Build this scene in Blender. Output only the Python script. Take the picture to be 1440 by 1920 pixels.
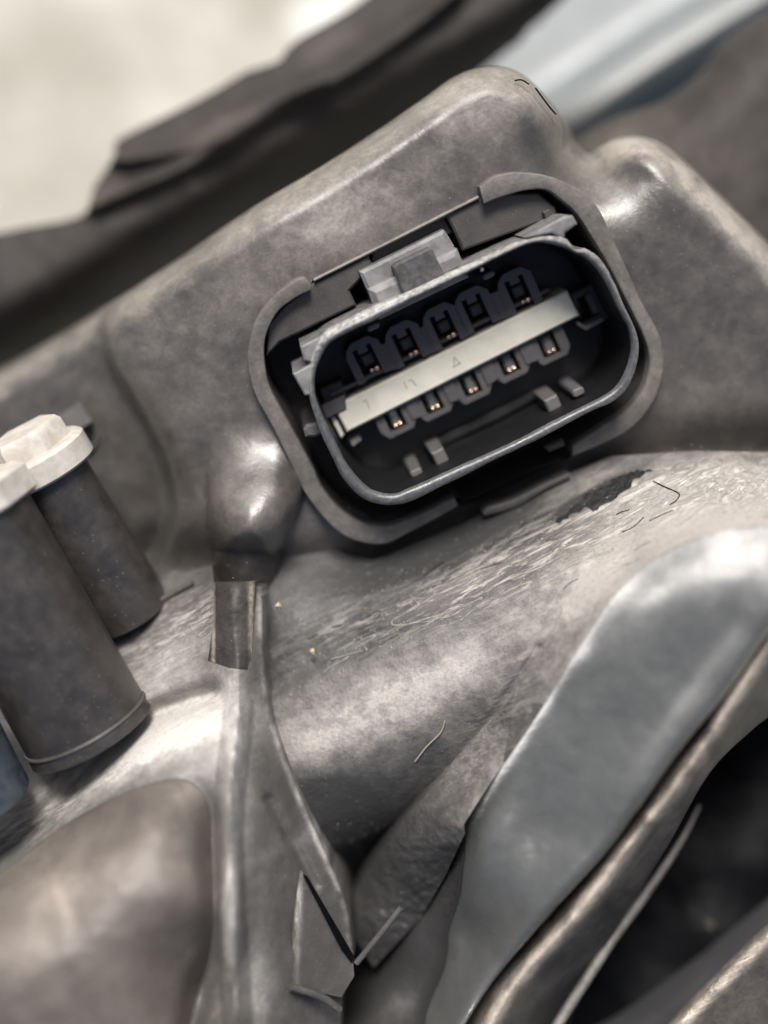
import bpy, bmesh, math, random
import numpy as np
from mathutils import Vector, Matrix
random.seed(7); rng = np.random.default_rng(7)

# ------------------------------------------------------------------ camera, world, sun, exposure
# 1 unit is about 6 mm; the camera looks straight down on the lamp lying on pale ground
sc = bpy.context.scene
for o in list(bpy.data.objects): bpy.data.objects.remove(o)
CAMD = 26.0
cam_d = bpy.data.cameras.new('camera'); cam = bpy.data.objects.new('camera', cam_d)
sc.collection.objects.link(cam); sc.camera = cam
cam.location = (0, 0, CAMD); cam.rotation_euler = (0, 0, 0)
cam_d.sensor_fit = 'VERTICAL'; cam_d.sensor_height = 24.0; cam_d.lens = 24.0 * CAMD / 19.2
cam_d.clip_start = 0.5; cam_d.clip_end = 500
cam_d.dof.use_dof = True; cam_d.dof.focus_distance = CAMD + 0.45; cam_d.dof.aperture_fstop = 0.0195
sc.unit_settings.scale_length = 0.006

SUN_DIR = Vector((-0.05, 0.74, 1.0)).normalized()
world = bpy.data.worlds.new("World"); sc.world = world; world.use_nodes = True
wn = world.node_tree; wn.nodes.clear()
sky = wn.nodes.new('ShaderNodeTexSky'); sky.sky_type = 'NISHITA'; sky.sun_disc = False
sky.sun_elevation = math.asin(SUN_DIR.z); sky.sun_rotation = math.atan2(SUN_DIR.x, SUN_DIR.y)
sky.air_density = 1.0; sky.dust_density = 5.0; sky.ozone_density = 0.6
bg = wn.nodes.new('ShaderNodeBackground'); bg.inputs[1].default_value = 0.09
wo = wn.nodes.new('ShaderNodeOutputWorld')
wn.links.new(sky.outputs[0], bg.inputs[0]); wn.links.new(bg.outputs[0], wo.inputs[0])
sl = bpy.data.lights.new('sun', 'SUN'); sl.energy = 3.9; sl.angle = math.radians(20); sl.color = (1, 0.98, 0.955)
so = bpy.data.objects.new('sun', sl); sc.collection.objects.link(so)
so.rotation_euler = SUN_DIR.to_track_quat('Z', 'Y').to_euler(); so.location = SUN_DIR * 60
sc.view_settings.view_transform = 'Standard'; sc.view_settings.look = 'None'
sc.view_settings.gamma = 1; sc.view_settings.exposure = 0.38

# ------------------------------------------------------------------ helpers
def P(x, y, z):                                   # point at height z seen at photo position (x, y)
    s = (CAMD - z) / CAMD / 100.0
    return Vector(((x - 720) * s, (960 - y) * s, z))

def tag(o, label, cat, group=None, kind=None):
    if label: o['label'] = label
    if cat: o['category'] = cat
    if group: o['group'] = group
    if kind: o['kind'] = kind
    return o
def empty(name, loc, label, cat, group=None):
    o = bpy.data.objects.new(name, None); sc.collection.objects.link(o); o.location = loc
    o.empty_display_size = 0.3
    return tag(o, label, cat, group)
def top(o):
    while o.parent: o = o.parent
    return o
def wloc(o):
    v = Vector((0, 0, 0))
    while o: v += o.location; o = o.parent
    return v
def link_mesh(name, verts, faces, mat, parent=None, smooth=True, attrs=None, autosharp=None):
    me = bpy.data.meshes.new(name)
    off = wloc(parent) if parent else Vector((0, 0, 0))
    v = np.asarray([tuple(p) for p in verts], dtype=float) if not isinstance(verts, np.ndarray) else verts
    v = v - np.array(off)
    me.from_pydata(v.tolist(), [], faces)
    me.materials.append(mat)
    if smooth:
        me.polygons.foreach_set('use_smooth', [True] * len(me.polygons))
    if attrs:
        for k, a in attrs.items():
            at = me.attributes.new(k, 'FLOAT', 'POINT'); at.data.foreach_set('value', np.asarray(a, dtype=np.float32))
    me.update()
    if autosharp is not None:
        me.set_sharp_from_angle(angle=math.radians(autosharp))
    o = bpy.data.objects.new(name, me); sc.collection.objects.link(o)
    if parent: o.parent = parent
    return o

def cr(pts, n=8, closed=False):                   # Catmull-Rom through points
    p = np.asarray(pts, float); m = len(p); out = []
    rngi = range(m) if closed else range(m - 1)
    for i in rngi:
        if closed: a, b, c, d = p[(i-1) % m], p[i], p[(i+1) % m], p[(i+2) % m]
        else: a, b, c, d = p[max(i-1, 0)], p[i], p[i+1], p[min(i+2, m-1)]
        for k in range(n):
            t = k / n
            out.append(0.5*((2*b) + (-a+c)*t + (2*a-5*b+4*c-d)*t*t + (-a+3*b-3*c+d)*t**3))
    if not closed: out.append(p[-1])
    return np.array(out)
def resample(pts, n, closed=True):
    p = np.asarray(pts, float)
    if closed: p = np.vstack([p, p[:1]])
    seg = np.r_[0, np.cumsum(np.linalg.norm(np.diff(p, axis=0), axis=1))]
    t = np.linspace(0, seg[-1], n + 1)[:-1] if closed else np.linspace(0, seg[-1], n)
    return np.column_stack([np.interp(t, seg, p[:, k]) for k in range(p.shape[1])])

def dist(X, Y, line, closed=False, near=False):
    p = np.asarray(line, float)
    if closed: p = np.vstack([p, p[:1]])
    best = np.full(X.shape, 1e18); nx = np.zeros_like(X, dtype=float); ny = np.zeros_like(X, dtype=float); al = np.zeros_like(X, dtype=float)
    L = 0
    for a, b in zip(p[:-1], p[1:]):
        d = b - a; l2 = d @ d
        if l2 < 1e-9: continue
        t = np.clip(((X-a[0])*d[0] + (Y-a[1])*d[1]) / l2, 0, 1)
        qx = a[0]+t*d[0]; qy = a[1]+t*d[1]; dd = (X-qx)**2 + (Y-qy)**2
        m = dd < best
        best = np.where(m, dd, best); nx = np.where(m, qx, nx); ny = np.where(m, qy, ny)
        if near: al = np.where(m, L + t*math.sqrt(l2), al)
        L += math.sqrt(l2)
    return (np.sqrt(best), nx, ny, al / max(L, 1e-6)) if near else np.sqrt(best)
def inside(X, Y, poly):
    p = np.asarray(poly, float); r = np.zeros(X.shape, bool); j = len(p) - 1
    for i in range(len(p)):
        (xi, yi), (xj, yj) = p[i], p[j]
        if yi != yj:
            r ^= ((yi > Y) != (yj > Y)) & (X < (xj-xi)*(Y-yi)/(yj-yi)+xi)
        j = i
    return r
def tps(ctrl, reg=0.0):
    c = np.asarray(ctrl, float); n = len(c); q = c[:, :2] / 100
    def U(r2): return r2 * np.log(r2 + 1e-9)
    K = U(((q[:, None]-q[None])**2).sum(-1)) + reg*np.eye(n)
    Pm = np.column_stack([np.ones(n), q]); A = np.block([[K, Pm], [Pm.T, np.zeros((3, 3))]])
    w = np.linalg.solve(A, np.r_[c[:, 2], 0, 0, 0])
    def f(X, Y):
        x = X/100; y = Y/100; z = w[n] + w[n+1]*x + w[n+2]*y
        for k in range(n): z = z + w[k]*U((x-q[k, 0])**2 + (y-q[k, 1])**2)
        return z
    return f
def vnoise(X, Y, s, seed=0, oct=3):               # cheap smooth value noise, about -1..1
    out = np.zeros_like(X, dtype=float); amp = 1; tot = 0
    for o in range(oct):
        r = np.random.default_rng(seed + o*17); T = r.uniform(-1, 1, (128, 128))
        x = X/s; y = Y/s; xi = np.floor(x).astype(int); yi = np.floor(y).astype(int); fx = x-xi; fy = y-yi
        fx = fx*fx*(3-2*fx); fy = fy*fy*(3-2*fy)
        g = lambda a, b: T[a % 128, b % 128]
        out += amp*((g(xi, yi)*(1-fx)+g(xi+1, yi)*fx)*(1-fy) + (g(xi, yi+1)*(1-fx)+g(xi+1, yi+1)*fx)*fy)
        tot += amp; amp *= .5; s /= 2
    return out/tot
def blobs(lst):
    def f(X, Y):
        z = np.zeros_like(X, dtype=float)
        for (x, y, rx, ry, ang, s) in lst:
            a = math.radians(ang); dx = X-x; dy = -(Y-y)
            u = dx*math.cos(a)+dy*math.sin(a); v = -dx*math.sin(a)+dy*math.cos(a)
            z = z + s*np.exp(-((u/rx)**2 + (v/ry)**2))
        return z
    return f
zero = lambda X, Y: np.zeros_like(X, dtype=float)

def sheet(name, parent, poly, zf, mat, step=4, skirt=3.0, fillets=(), hole=None, dust_sheen=zero, streak_glint=zero, holeskirt=0.0):
    poly = np.asarray(poly, float)
    x0, y0 = poly.min(0) - step*2; x1, y1 = poly.max(0) + step*2
    gx = np.arange(x0, x1, step); gy = np.arange(y0, y1, step)
    X, Y = np.meshgrid(gx, gy)
    ins = inside(X, Y, poly)
    if hole is not None: ins &= ~inside(X, Y, hole)
    h, w = X.shape
    cell = ins[:-1, :-1] | ins[1:, :-1] | ins[:-1, 1:] | ins[1:, 1:]
    used = np.zeros_like(ins)
    used[:-1, :-1] |= cell; used[1:, :-1] |= cell; used[:-1, 1:] |= cell; used[1:, 1:] |= cell
    out = used & ~ins
    xo = X[out]; yo = Y[out]
    d1, nx, ny, _ = dist(xo, yo, poly, True, True)
    if hole is not None:
        d2, hx, hy, _ = dist(xo, yo, hole, True, True); m = d2 < d1
        nx = np.where(m, hx, nx); ny = np.where(m, hy, ny)
    X = X.copy(); Y = Y.copy(); X[out] = nx; Y[out] = ny
    idx = -np.ones(X.shape, int); idx[used] = np.arange(used.sum())
    x = X[used]; y = Y[used]
    z = zf(x, y)
    for (line, R, drop) in fillets:
        d = np.clip(dist(x, y, line)/R, 0, 1); z = z - drop*(1-np.sqrt(np.clip(1-(1-d)**2, 0, 1)))
    s = (CAMD - z)/CAMD/100
    V = np.column_stack([(x-720)*s, (960-y)*s, z])
    ci, cj = np.nonzero(cell)
    F = np.column_stack([idx[ci, cj], idx[ci+1, cj], idx[ci+1, cj+1], idx[ci, cj+1]])
    du = dust_sheen(x, y); st = streak_glint(x, y)
    faces = F.tolist()
    if skirt > 0:
        E = np.vstack([F[:, [0, 1]], F[:, [1, 2]], F[:, [2, 3]], F[:, [3, 0]]])
        key = np.sort(E, 1); k = key[:, 0].astype(np.int64)*10**7 + key[:, 1]
        uq, first, cnt = np.unique(k, return_index=True, return_counts=True)
        B = E[first[cnt == 1]]
        bv = np.unique(B); mp = {int(b): len(V)+i for i, b in enumerate(bv)}
        nv = V[bv].copy(); nv[:, 2] -= skirt; nv[:, :2] *= 1.0
        V = np.vstack([V, nv]); du = np.r_[du, du[bv]*0.3]; st = np.r_[st, st[bv]*0]
        faces += [[int(b), int(a), mp[int(a)], mp[int(b)]] for a, b in B]
    return link_mesh(name, V, faces, mat, parent, True, {'dust_sheen': du, 'streak_glint': st}, autosharp=55)

def tube(name, parent, pts, rad, mat, seg=12, cap=True, attrs=None):     # world points, radii
    pts = [Vector(p) for p in pts]; V = []; F = []
    n = len(pts); up = Vector((0, 0, 1))
    t0 = (pts[1]-pts[0]).normalized(); a = t0.cross(up)
    if a.length < .1: a = t0.cross(Vector((1, 0, 0)))
    a.normalize()
    for i, p in enumerate(pts):
        t = (pts[min(i+1, n-1)]-pts[max(i-1, 0)]).normalized()
        a = (a - t*a.dot(t)).normalized(); b = t.cross(a)
        r = rad[i] if hasattr(rad, '__len__') else rad
        for k in range(seg):
            th = 2*math.pi*k/seg; V.append(p + (a*math.cos(th)+b*math.sin(th))*r)
    for i in range(n-1):
        for k in range(seg):
            k2 = (k+1) % seg; F.append([i*seg+k, i*seg+k2, (i+1)*seg+k2, (i+1)*seg+k])
    if cap: F.append(list(range(seg))[::-1]); F.append([(n-1)*seg+k for k in range(seg)])
    return link_mesh(name, V, F, mat, parent, True, autosharp=50)
def lathe(name, parent, base, axis, prof, mat, seg=48, sx=1.0):       # prof: (distance along axis, radius)
    axis = axis.normalized(); a = axis.cross(Vector((0, 0, 1))).normalized(); b = axis.cross(a)
    V = []; F = []
    for (t, r) in prof:
        for k in range(seg):
            th = 2*math.pi*k/seg; V.append(base + axis*t + (a*math.cos(th)*sx + b*math.sin(th))*r)
    for i in range(len(prof)-1):
        for k in range(seg):
            k2 = (k+1) % seg; F.append([i*seg+k, i*seg+k2, (i+1)*seg+k2, (i+1)*seg+k])
    F.append(list(range(seg))[::-1]); F.append([(len(prof)-1)*seg+k for k in range(seg)])
    return link_mesh(name, V, F, mat, parent, True, autosharp=40)

# ------------------------------------------------------------------ materials
def nodes(name):
    m = bpy.data.materials.new(name); m.use_nodes = True; nt = m.node_tree
    return m, nt, nt.nodes['Principled BSDF']
def N(nt, t, **kw):
    n = nt.nodes.new(t)
    for k, v in kw.items():
        if k.startswith('i'): n.inputs[int(k[1:])].default_value = v
        else: setattr(n, k, v)
    return n
def noise(nt, co, scale, detail=6, rough=.6, dist_=0.0):
    n = nt.nodes.new('ShaderNodeTexNoise'); n.inputs['Scale'].default_value = scale
    n.inputs['Detail'].default_value = detail; n.inputs['Roughness'].default_value = rough; n.inputs['Distortion'].default_value = dist_
    nt.links.new(co, n.inputs['Vector']); return n.outputs['Fac']
def ramp(nt, f, a, b, va=0.0, vb=1.0):
    n = nt.nodes.new('ShaderNodeMapRange'); n.clamp = True; n.interpolation_type = 'SMOOTHSTEP'
    n.inputs[1].default_value = a; n.inputs[2].default_value = b; n.inputs[3].default_value = va; n.inputs[4].default_value = vb
    nt.links.new(f, n.inputs[0]); return n.outputs[0]
def mth(nt, op, a, b=None, clamp=False):
    n = nt.nodes.new('ShaderNodeMath'); n.operation = op; n.use_clamp = clamp
    for i, v in enumerate((a, b)):
        if v is None: continue
        if isinstance(v, (int, float)): n.inputs[i].default_value = v
        else: nt.links.new(v, n.inputs[i])
    return n.outputs[0]
def mixc(nt, f, a, b):
    n = nt.nodes.new('ShaderNodeMix'); n.data_type = 'RGBA'
    if isinstance(f, (int, float)): n.inputs[0].default_value = f
    else: nt.links.new(f, n.inputs[0])
    for i, v in ((6, a), (7, b)):
        if isinstance(v, tuple): n.inputs[i].default_value = (*v, 1)
        else: nt.links.new(v, n.inputs[i])
    return n.outputs[2]
def coords(nt, ang=0, scale=(1, 1, 1), rot=True):
    tc = nt.nodes.new('ShaderNodeTexCoord'); out = tc.outputs['Object']
    if ang or scale != (1, 1, 1):
        m1 = nt.nodes.new('ShaderNodeMapping'); m1.inputs['Rotation'].default_value = (0, 0, -math.radians(ang)); nt.links.new(out, m1.inputs['Vector'])
        m2 = nt.nodes.new('ShaderNodeMapping'); m2.inputs['Scale'].default_value = scale; nt.links.new(m1.outputs[0], m2.inputs['Vector']); out = m2.outputs[0]
    return out
def plastic(name, base, dustc, rough=.45, dustk=.35, bump=.03, mott=.8, ang=27, specks=.3, fine=14, spec=.5, dirtrough=.75, streakc=None):
    m, nt, b = nodes(name); L = nt.links
    co = coords(nt); cs = coords(nt, ang, (.8, 6.5, 2))
    at = nt.nodes.new('ShaderNodeAttribute'); at.attribute_name = 'dust_sheen'
    ast = nt.nodes.new('ShaderNodeAttribute'); ast.attribute_name = 'streak_glint'
    n1 = noise(nt, co, mott, 8, .62, .15); n2 = noise(nt, co, fine, 5, .7); n3 = noise(nt, co, mott*3.1, 7, .65, .2)
    # blotchy dust film; its mask also carries painted sheen and shade
    f = mth(nt, 'ADD', mth(nt, 'MULTIPLY', ramp(nt, n1, .30, .75), .6), mth(nt, 'MULTIPLY', ramp(nt, n3, .36, .72), .4))
    f = mth(nt, 'ADD', mth(nt, 'MULTIPLY', f, dustk), mth(nt, 'MULTIPLY', at.outputs['Fac'], mth(nt, 'ADD', .45, mth(nt, 'MULTIPLY', f, 1.1))), True)
    f = mth(nt, 'MULTIPLY', f, ramp(nt, n2, .25, .7, .7, 1.15), True)
    # wiped / scratched streaks, plus highlights painted through the same mask
    ns = noise(nt, cs, 1.6, 9, .68, .7); ns2 = noise(nt, cs, 5, 6, .7, .2)
    s = mth(nt, 'MULTIPLY', ast.outputs['Fac'], mth(nt, 'ADD', mth(nt, 'MULTIPLY', ramp(nt, ns, .46, .60), .5), mth(nt, 'MULTIPLY', ramp(nt, ns2, .5, .7), .5)), True)
    c = mixc(nt, f, base, dustc)
    c = mixc(nt, s, c, streakc or tuple(min(1, x*1.35) for x in dustc))
    # pale grit
    v = nt.nodes.new('ShaderNodeTexVoronoi'); v.inputs['Scale'].default_value = 5.5; L.new(co, v.inputs['Vector'])
    vs = nt.nodes.new('ShaderNodeSeparateColor'); L.new(v.outputs['Color'], vs.inputs[0])
    g = mth(nt, 'MULTIPLY', ramp(nt, v.outputs['Distance'], .02, .09, 1, 0), ramp(nt, vs.outputs[0], .80, .86))
    c = mixc(nt, mth(nt, 'MULTIPLY', g, specks), c, (.62, .55, .45))
    v3 = nt.nodes.new('ShaderNodeTexVoronoi'); v3.inputs['Scale'].default_value = 15; L.new(co, v3.inputs['Vector'])
    vs3 = nt.nodes.new('ShaderNodeSeparateColor'); L.new(v3.outputs['Color'], vs3.inputs[0])
    g3 = mth(nt, 'MULTIPLY', ramp(nt, v3.outputs['Distance'], .05, .22, 1, 0), ramp(nt, vs3.outputs[0], .86, .9))
    c = mixc(nt, mth(nt, 'MULTIPLY', g3, specks), c, (.40, .36, .30))
    # dark flecks
    v2 = nt.nodes.new('ShaderNodeTexVoronoi'); v2.inputs['Scale'].default_value = 3.7; L.new(coords(nt, 40, (1, 1.8, 1)), v2.inputs['Vector'])
    vs2 = nt.nodes.new('ShaderNodeSeparateColor'); L.new(v2.outputs['Color'], vs2.inputs[0])
    g2 = mth(nt, 'MULTIPLY', ramp(nt, v2.outputs['Distance'], .05, .16, 1, 0), ramp(nt, vs2.outputs[1], .78, .84))
    c = mixc(nt, mth(nt, 'MULTIPLY', g2, specks*.8), c, (.012, .012, .012))
    L.new(c, b.inputs['Base Color'])
    r = mth(nt, 'ADD', rough, mth(nt, 'MULTIPLY', mth(nt, 'MAXIMUM', f, s), dirtrough-rough), True)
    r = mth(nt, 'ADD', r, mth(nt, 'MULTIPLY', mth(nt, 'SUBTRACT', n3, .5), .25), True)
    L.new(r, b.inputs['Roughness']); b.inputs['Specular IOR Level'].default_value = spec
    bp = nt.nodes.new('ShaderNodeBump'); bp.inputs['Strength'].default_value = 1; bp.inputs['Distance'].default_value = bump
    hgt = mth(nt, 'ADD', mth(nt, 'ADD', mth(nt, 'MULTIPLY', n2, .5), mth(nt, 'MULTIPLY', n3, .8)), mth(nt, 'MULTIPLY', s, 1.2))
    L.new(hgt, bp.inputs['Height']); L.new(bp.outputs[0], b.inputs['Normal'])
    return m
DW = (.31, .278, .243)
M = {}
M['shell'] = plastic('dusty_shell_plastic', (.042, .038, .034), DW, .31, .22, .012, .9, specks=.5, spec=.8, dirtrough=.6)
M['lower'] = plastic('scratched_shell_plastic', (.042, .041, .040), (.38, .35, .32), .36, .18, .03, 1.3, specks=.7, streakc=(.66, .62, .56))
M['left'] = plastic('dusty_left_shell_plastic', (.058, .054, .050), (.50, .475, .44), .42, .10, .02, .8, specks=.45, ang=28, streakc=(.76, .73, .68))
M['dome'] = plastic('brown_dome_plastic', (.085, .072, .063), (.30, .26, .225), .42, .35, .015, .45, specks=.3)
M['smooth'] = plastic('smooth_grey_plastic', (.066, .069, .067), (.52, .51, .49), .28, .12, .008, .3, specks=.06, spec=.6)
M['smooth2'] = plastic('dark_grey_plastic', (.05, .05, .052), (.14, .135, .13), .4, .2, .01, .4, specks=.1)
M['fincap'] = plastic('dark_fin_plastic', (.018, .016, .015), (.42, .37, .31), .55, .10, .02, 1.6, specks=.6)
M['bar'] = plastic('dull_trim_plastic', (.028, .025, .023), (.11, .097, .085), .55, .35, .01, .5, specks=.2, spec=.15)
M['pale'] = plastic('pale_lens_plastic', (.14, .16, .165), (.42, .42, .405), .4, .12, .004, .2, specks=.0, spec=.6)
M['edge'] = plastic('brown_edge_plastic', (.014, .013, .013), (.40, .345, .29), .55, .05, .02, .9, specks=.2, streakc=(.85, .76, .66))
M['edge2'] = plastic('worn_rib_plastic', (.10, .092, .085), (.45, .42, .38), .35, .4, .02, 1.6, specks=.2)
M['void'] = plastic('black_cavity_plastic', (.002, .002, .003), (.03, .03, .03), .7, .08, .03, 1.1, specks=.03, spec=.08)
M['post'] = plastic('black_post_plastic', (.020, .018, .017), (.15, .125, .108), .33, .24, .008, 1.2, specks=.5, ang=120, spec=.7)
M['collar'] = plastic('collar_plastic', (.050, .046, .043), (.20, .18, .16), .45, .28, .015, 1.2, specks=.25)
M['pocket'] = plastic('pocket_plastic', (.035, .032, .031), (.14, .125, .11), .5, .25, .015, 1.0, specks=.3)
M['black'] = plastic('connector_black_plastic', (.014, .013, .014), (.05, .046, .044), .42, .25, .008, 2.0, specks=.12)
M['lining'] = plastic('dull_black_lining', (.006, .006, .007), (.022, .021, .021), .55, .2, .006, 2.0, specks=.15, spec=.25)
M['block'] = plastic('terminal_block_plastic', (.060, .055, .055), (.10, .092, .088), .5, .4, .006, 2.5, specks=.05)
M['keyp'] = plastic('key_plastic', (.10, .095, .092), (.18, .165, .15), .35, .3, .006, 2.5, specks=.05)
M['fibre'] = plastic('grey_fibre', (.25, .22, .19), (.4, .35, .3), .7, .3, .0, 2, specks=0)
M['fibre2'] = plastic('straw_fibre', (.38, .31, .20), (.45, .38, .28), .7, .3, .0, 2, specks=0)
def rim_mat():
    m, nt, b = nodes('worn_rim_plastic'); L = nt.links
    co = coords(nt); n = noise(nt, co, 9, 8, .75, .4); n2 = noise(nt, co, 2.0, 5, .6); n3 = noise(nt, co, 26, 3, .6)
    at = nt.nodes.new('ShaderNodeAttribute'); at.attribute_name = 'dust_sheen'
    f = mth(nt, 'MULTIPLY', at.outputs['Fac'], mth(nt, 'ADD', ramp(nt, n, .38, .66, .15, .85), ramp(nt, n3, .55, .7, 0, .35)), True)
    c = mixc(nt, f, (.050, .050, .054), (.60, .58, .55)); L.new(c, b.inputs['Base Color'])
    L.new(ramp(nt, n2, .3, .7, .26, .46), b.inputs['Roughness']); b.inputs['Specular IOR Level'].default_value = .8
    bp = nt.nodes.new('ShaderNodeBump'); bp.inputs['Distance'].default_value = .007
    L.new(mth(nt, 'ADD', n, mth(nt, 'MULTIPLY', n3, .5)), bp.inputs['Height']); L.new(bp.outputs[0], b.inputs['Normal'])
    return m
M['rim'] = rim_mat()
def simple(name, col, rough, metal=0, spec=.5, bump=.01, scale=8, var=.25, col2=None):
    m, nt, b = nodes(name); co = coords(nt); n = noise(nt, co, scale, 6, .65, .3)
    c2 = col2 or tuple(x*(1-var*2) for x in col)
    nt.links.new(mixc(nt, ramp(nt, n, .35, .65), c2, col), b.inputs['Base Color'])
    b.inputs['Roughness'].default_value = rough; b.inputs['Metallic'].default_value = metal; b.inputs['Specular IOR Level'].default_value = spec
    bp = nt.nodes.new('ShaderNodeBump'); bp.inputs['Distance'].default_value = bump
    nt.links.new(n, bp.inputs['Height']); nt.links.new(bp.outputs[0], b.inputs['Normal'])
    return m
M['cream'] = simple('cream_strip_plastic', (.60, .575, .485), .5, bump=.004, scale=1.5, col2=(.51, .49, .41))
M['creamd'] = simple('cream_mark_plastic', (.40, .39, .31), .6, bump=.002, scale=6)
M['tin'] = simple('tinned_terminal', (.42, .40, .33), .35, .8, bump=.004, scale=6)
M['copper'] = simple('copper_tip', (.85, .62, .47), .22, 1, bump=.01, scale=10, var=.1)
M['capw'] = simple('white_screw_cap', (.50, .47, .425), .5, 0, bump=.005, scale=3.0, col2=(.40, .36, .32))
M['latch'] = simple('grey_latch_plastic', (.22, .215, .21), .28, 0, .9, bump=.008, scale=3, col2=(.13, .125, .12))
M['tab'] = simple('latch_tab_plastic', (.085, .08, .078), .5, bump=.004, scale=8)
M['blueface'] = simple('blue_black_plastic', (.05, .065, .08), .4, bump=.01, scale=4)
def ground_mat():
    m, nt, b = nodes('pale_ground'); co = coords(nt)
    n = noise(nt, co, .16, 8, .6, .5); n2 = noise(nt, co, .30, 6, .6); n3 = noise(nt, co, 2.2, 4, .7)
    c = mixc(nt, ramp(nt, n, .38, .64), (.27, .26, .21), (.44, .43, .37))
    c = mixc(nt, ramp(nt, n2, .60, .74), c, (.66, .66, .62)); c = mixc(nt, ramp(nt, n3, .25, .45, .35, 0), c, (.2, .19, .16))
    nt.links.new(c, b.inputs['Base Color']); b.inputs['Roughness'].default_value = .6
    bp = nt.nodes.new('ShaderNodeBump'); bp.inputs['Distance'].default_value = .3; nt.links.new(n2, bp.inputs['Height']); nt.links.new(bp.outputs[0], b.inputs['Normal'])
    return m
M['ground'] = ground_mat()
M['tar'] = simple('torn_black_plastic', (.018, .018, .018), .38, bump=.03, scale=12)
M['scratch'] = simple('scraped_plastic', (.30, .285, .26), .6)
M['gritp'] = simple('pale_grit', (.40, .36, .30), .8)

# ------------------------------------------------------------------ ground
GZ = -24.0
gv = [(-300, -300, GZ), (300, -300, GZ), (300, 300, GZ), (-300, 300, GZ)]
g = link_mesh('ground', gv, [[0, 1, 2, 3]], M['ground'], smooth=False); g['kind'] = 'structure'

# ------------------------------------------------------------------ connector frame
O3 = P(877, 695, 0)
W = Vector((0.085, -0.25, 1)).normalized()
c25, s25 = math.cos(math.radians(25)), math.sin(math.radians(25))
U = Vector((c25, s25, 0)); U = (U - W*U.dot(W)).normalized(); Vv = W.cross(U)
EYE = Vector((0, 0, CAMD))
def uv(x, y, w):                                   # photo position -> (u, v) on connector plane at height w
    d = P(x, y, 0) - EYE; o = O3 + W*w
    t = (o - EYE).dot(W) / d.dot(W); q = EYE + d*t - o
    return (q.dot(U), q.dot(Vv))
def C(u, v, w): return O3 + U*u + Vv*v + W*w
def uvs(pts, w): return [uv(x, y, w) for x, y in pts]
def prism(name, parent, poly, w0, w1, mat, bev=0.03, bottom=True, flip=None):   # poly in (u, v)
    p = [Vector((a, b, 0)) for a, b in poly]; n = len(p)
    area = sum(p[i].x*p[(i+1) % n].y - p[(i+1) % n].x*p[i].y for i in range(n))
    if area < 0: p = p[::-1]
    ins = []
    for i in range(n):
        a = (p[i]-p[i-1]).normalized(); b = (p[(i+1) % n]-p[i]).normalized()
        na = Vector((-a.y, a.x, 0)); nb = Vector((-b.y, b.x, 0)); m = na+nb
        if m.length < .2: m = na
        else: m = m / max(.35, m.length_squared/2)
        ins.append(p[i] + m*bev)
    loops = [[(q, w0) for q in p], [(q, w1-bev) for q in p], [(q, w1) for q in ins]]
    V = [C(q.x, q.y, w) for lp in loops for q, w in lp]; F = []
    for l in range(2):
        for i in range(n):
            j = (i+1) % n; F.append([l*n+i, l*n+j, (l+1)*n+j, (l+1)*n+i])
    F.append([2*n+i for i in range(n)])
    if bottom: F.append([i for i in range(n)][::-1])
    return link_mesh(name, V, F, mat, parent, False)
def band(name, parent, A, wA, B, wB, mat, dA=.4, inner_drop=0, outer_drop=0, closed=False, bev=.035, n=120):
    """strip between two (u, v) lines with rounded edges and walls going down on both sides"""
    A = resample(A, n, closed); B = resample(B, n, closed)
    Wd = (B-A); ln = np.linalg.norm(Wd, axis=1, keepdims=True)+1e-6; e = Wd/ln
    prof = [(0, -outer_drop), (0, -bev), (bev*.35, -bev*.3), (bev, 0), (None, 0), (-bev, 0), (-bev*.35, -bev*.3), (-0.0001, -bev), (-0.0001, -inner_drop)]
    V = []; K = len(prof); dust_sheen = []
    for i in range(len(A)):
        for (o, dz) in prof:
            if o is None: q = (A[i]+B[i])/2; w = (wA+wB)/2
            elif o >= 0 and (o, dz) in prof[:4]: q = A[i]+e[i]*o; w = wA
            else: q = B[i]+e[i]*o; w = wB
            V.append(C(q[0], q[1], w+dz)); dust_sheen.append(dA)
    F = []; m = len(A)
    for i in range(m if closed else m-1):
        j = (i+1) % m
        for k in range(K-1): F.append([i*K+k, i*K+k+1, j*K+k+1, j*K+k])
    if not closed:
        F.append([k for k in range(K)]); F.append([(m-1)*K+k for k in range(K)][::-1])
    return link_mesh(name, V, F, mat, parent, True, {'dust_sheen': dust_sheen}, autosharp=50)

# ------------------------------------------------------------------ headlamp housing
housing = empty('headlamp_housing', P(720, 1100, -5), 'dusty dark grey plastic back of a headlamp with the multi-pin connector in its raised face', 'headlamp housing')
RIGHT_OUT = [(1600, 560), (1600, 800)]
sil = [(-90, 742), (0, 690), (100, 634), (200, 572), (330, 487), (470, 391), (600, 314), (720, 236), (800, 180), (850, 145), (905, 125), (950, 126), (990, 147), (1035, 192), (1066, 235), (1082, 268), (1105, 290), (1125, 276), (1160, 259), (1205, 257), (1250, 275), (1300, 317), (1370, 385), (1440, 456), (1530, 545)]
silc = cr(sil, 8)
polyA = np.vstack([silc, [(1600, 620), (1600, 930), (1440, 905), (1300, 900), (1150, 930), (1000, 990), (860, 1060), (700, 1120), (560, 1200), (430, 1200), (320, 1180), (200, 1230), (-90, 1350)]])
stepA = cr([(205, 560), (200, 610), (212, 670), (245, 735), (285, 805), (318, 880), (330, 950), (318, 1010), (280, 1070)], 8)
stepPoly = np.vstack([stepA, [(200, 1230), (-300, 1400), (-300, 500), (150, 500)]])
oref = O3 + W*(-1.25)
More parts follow.
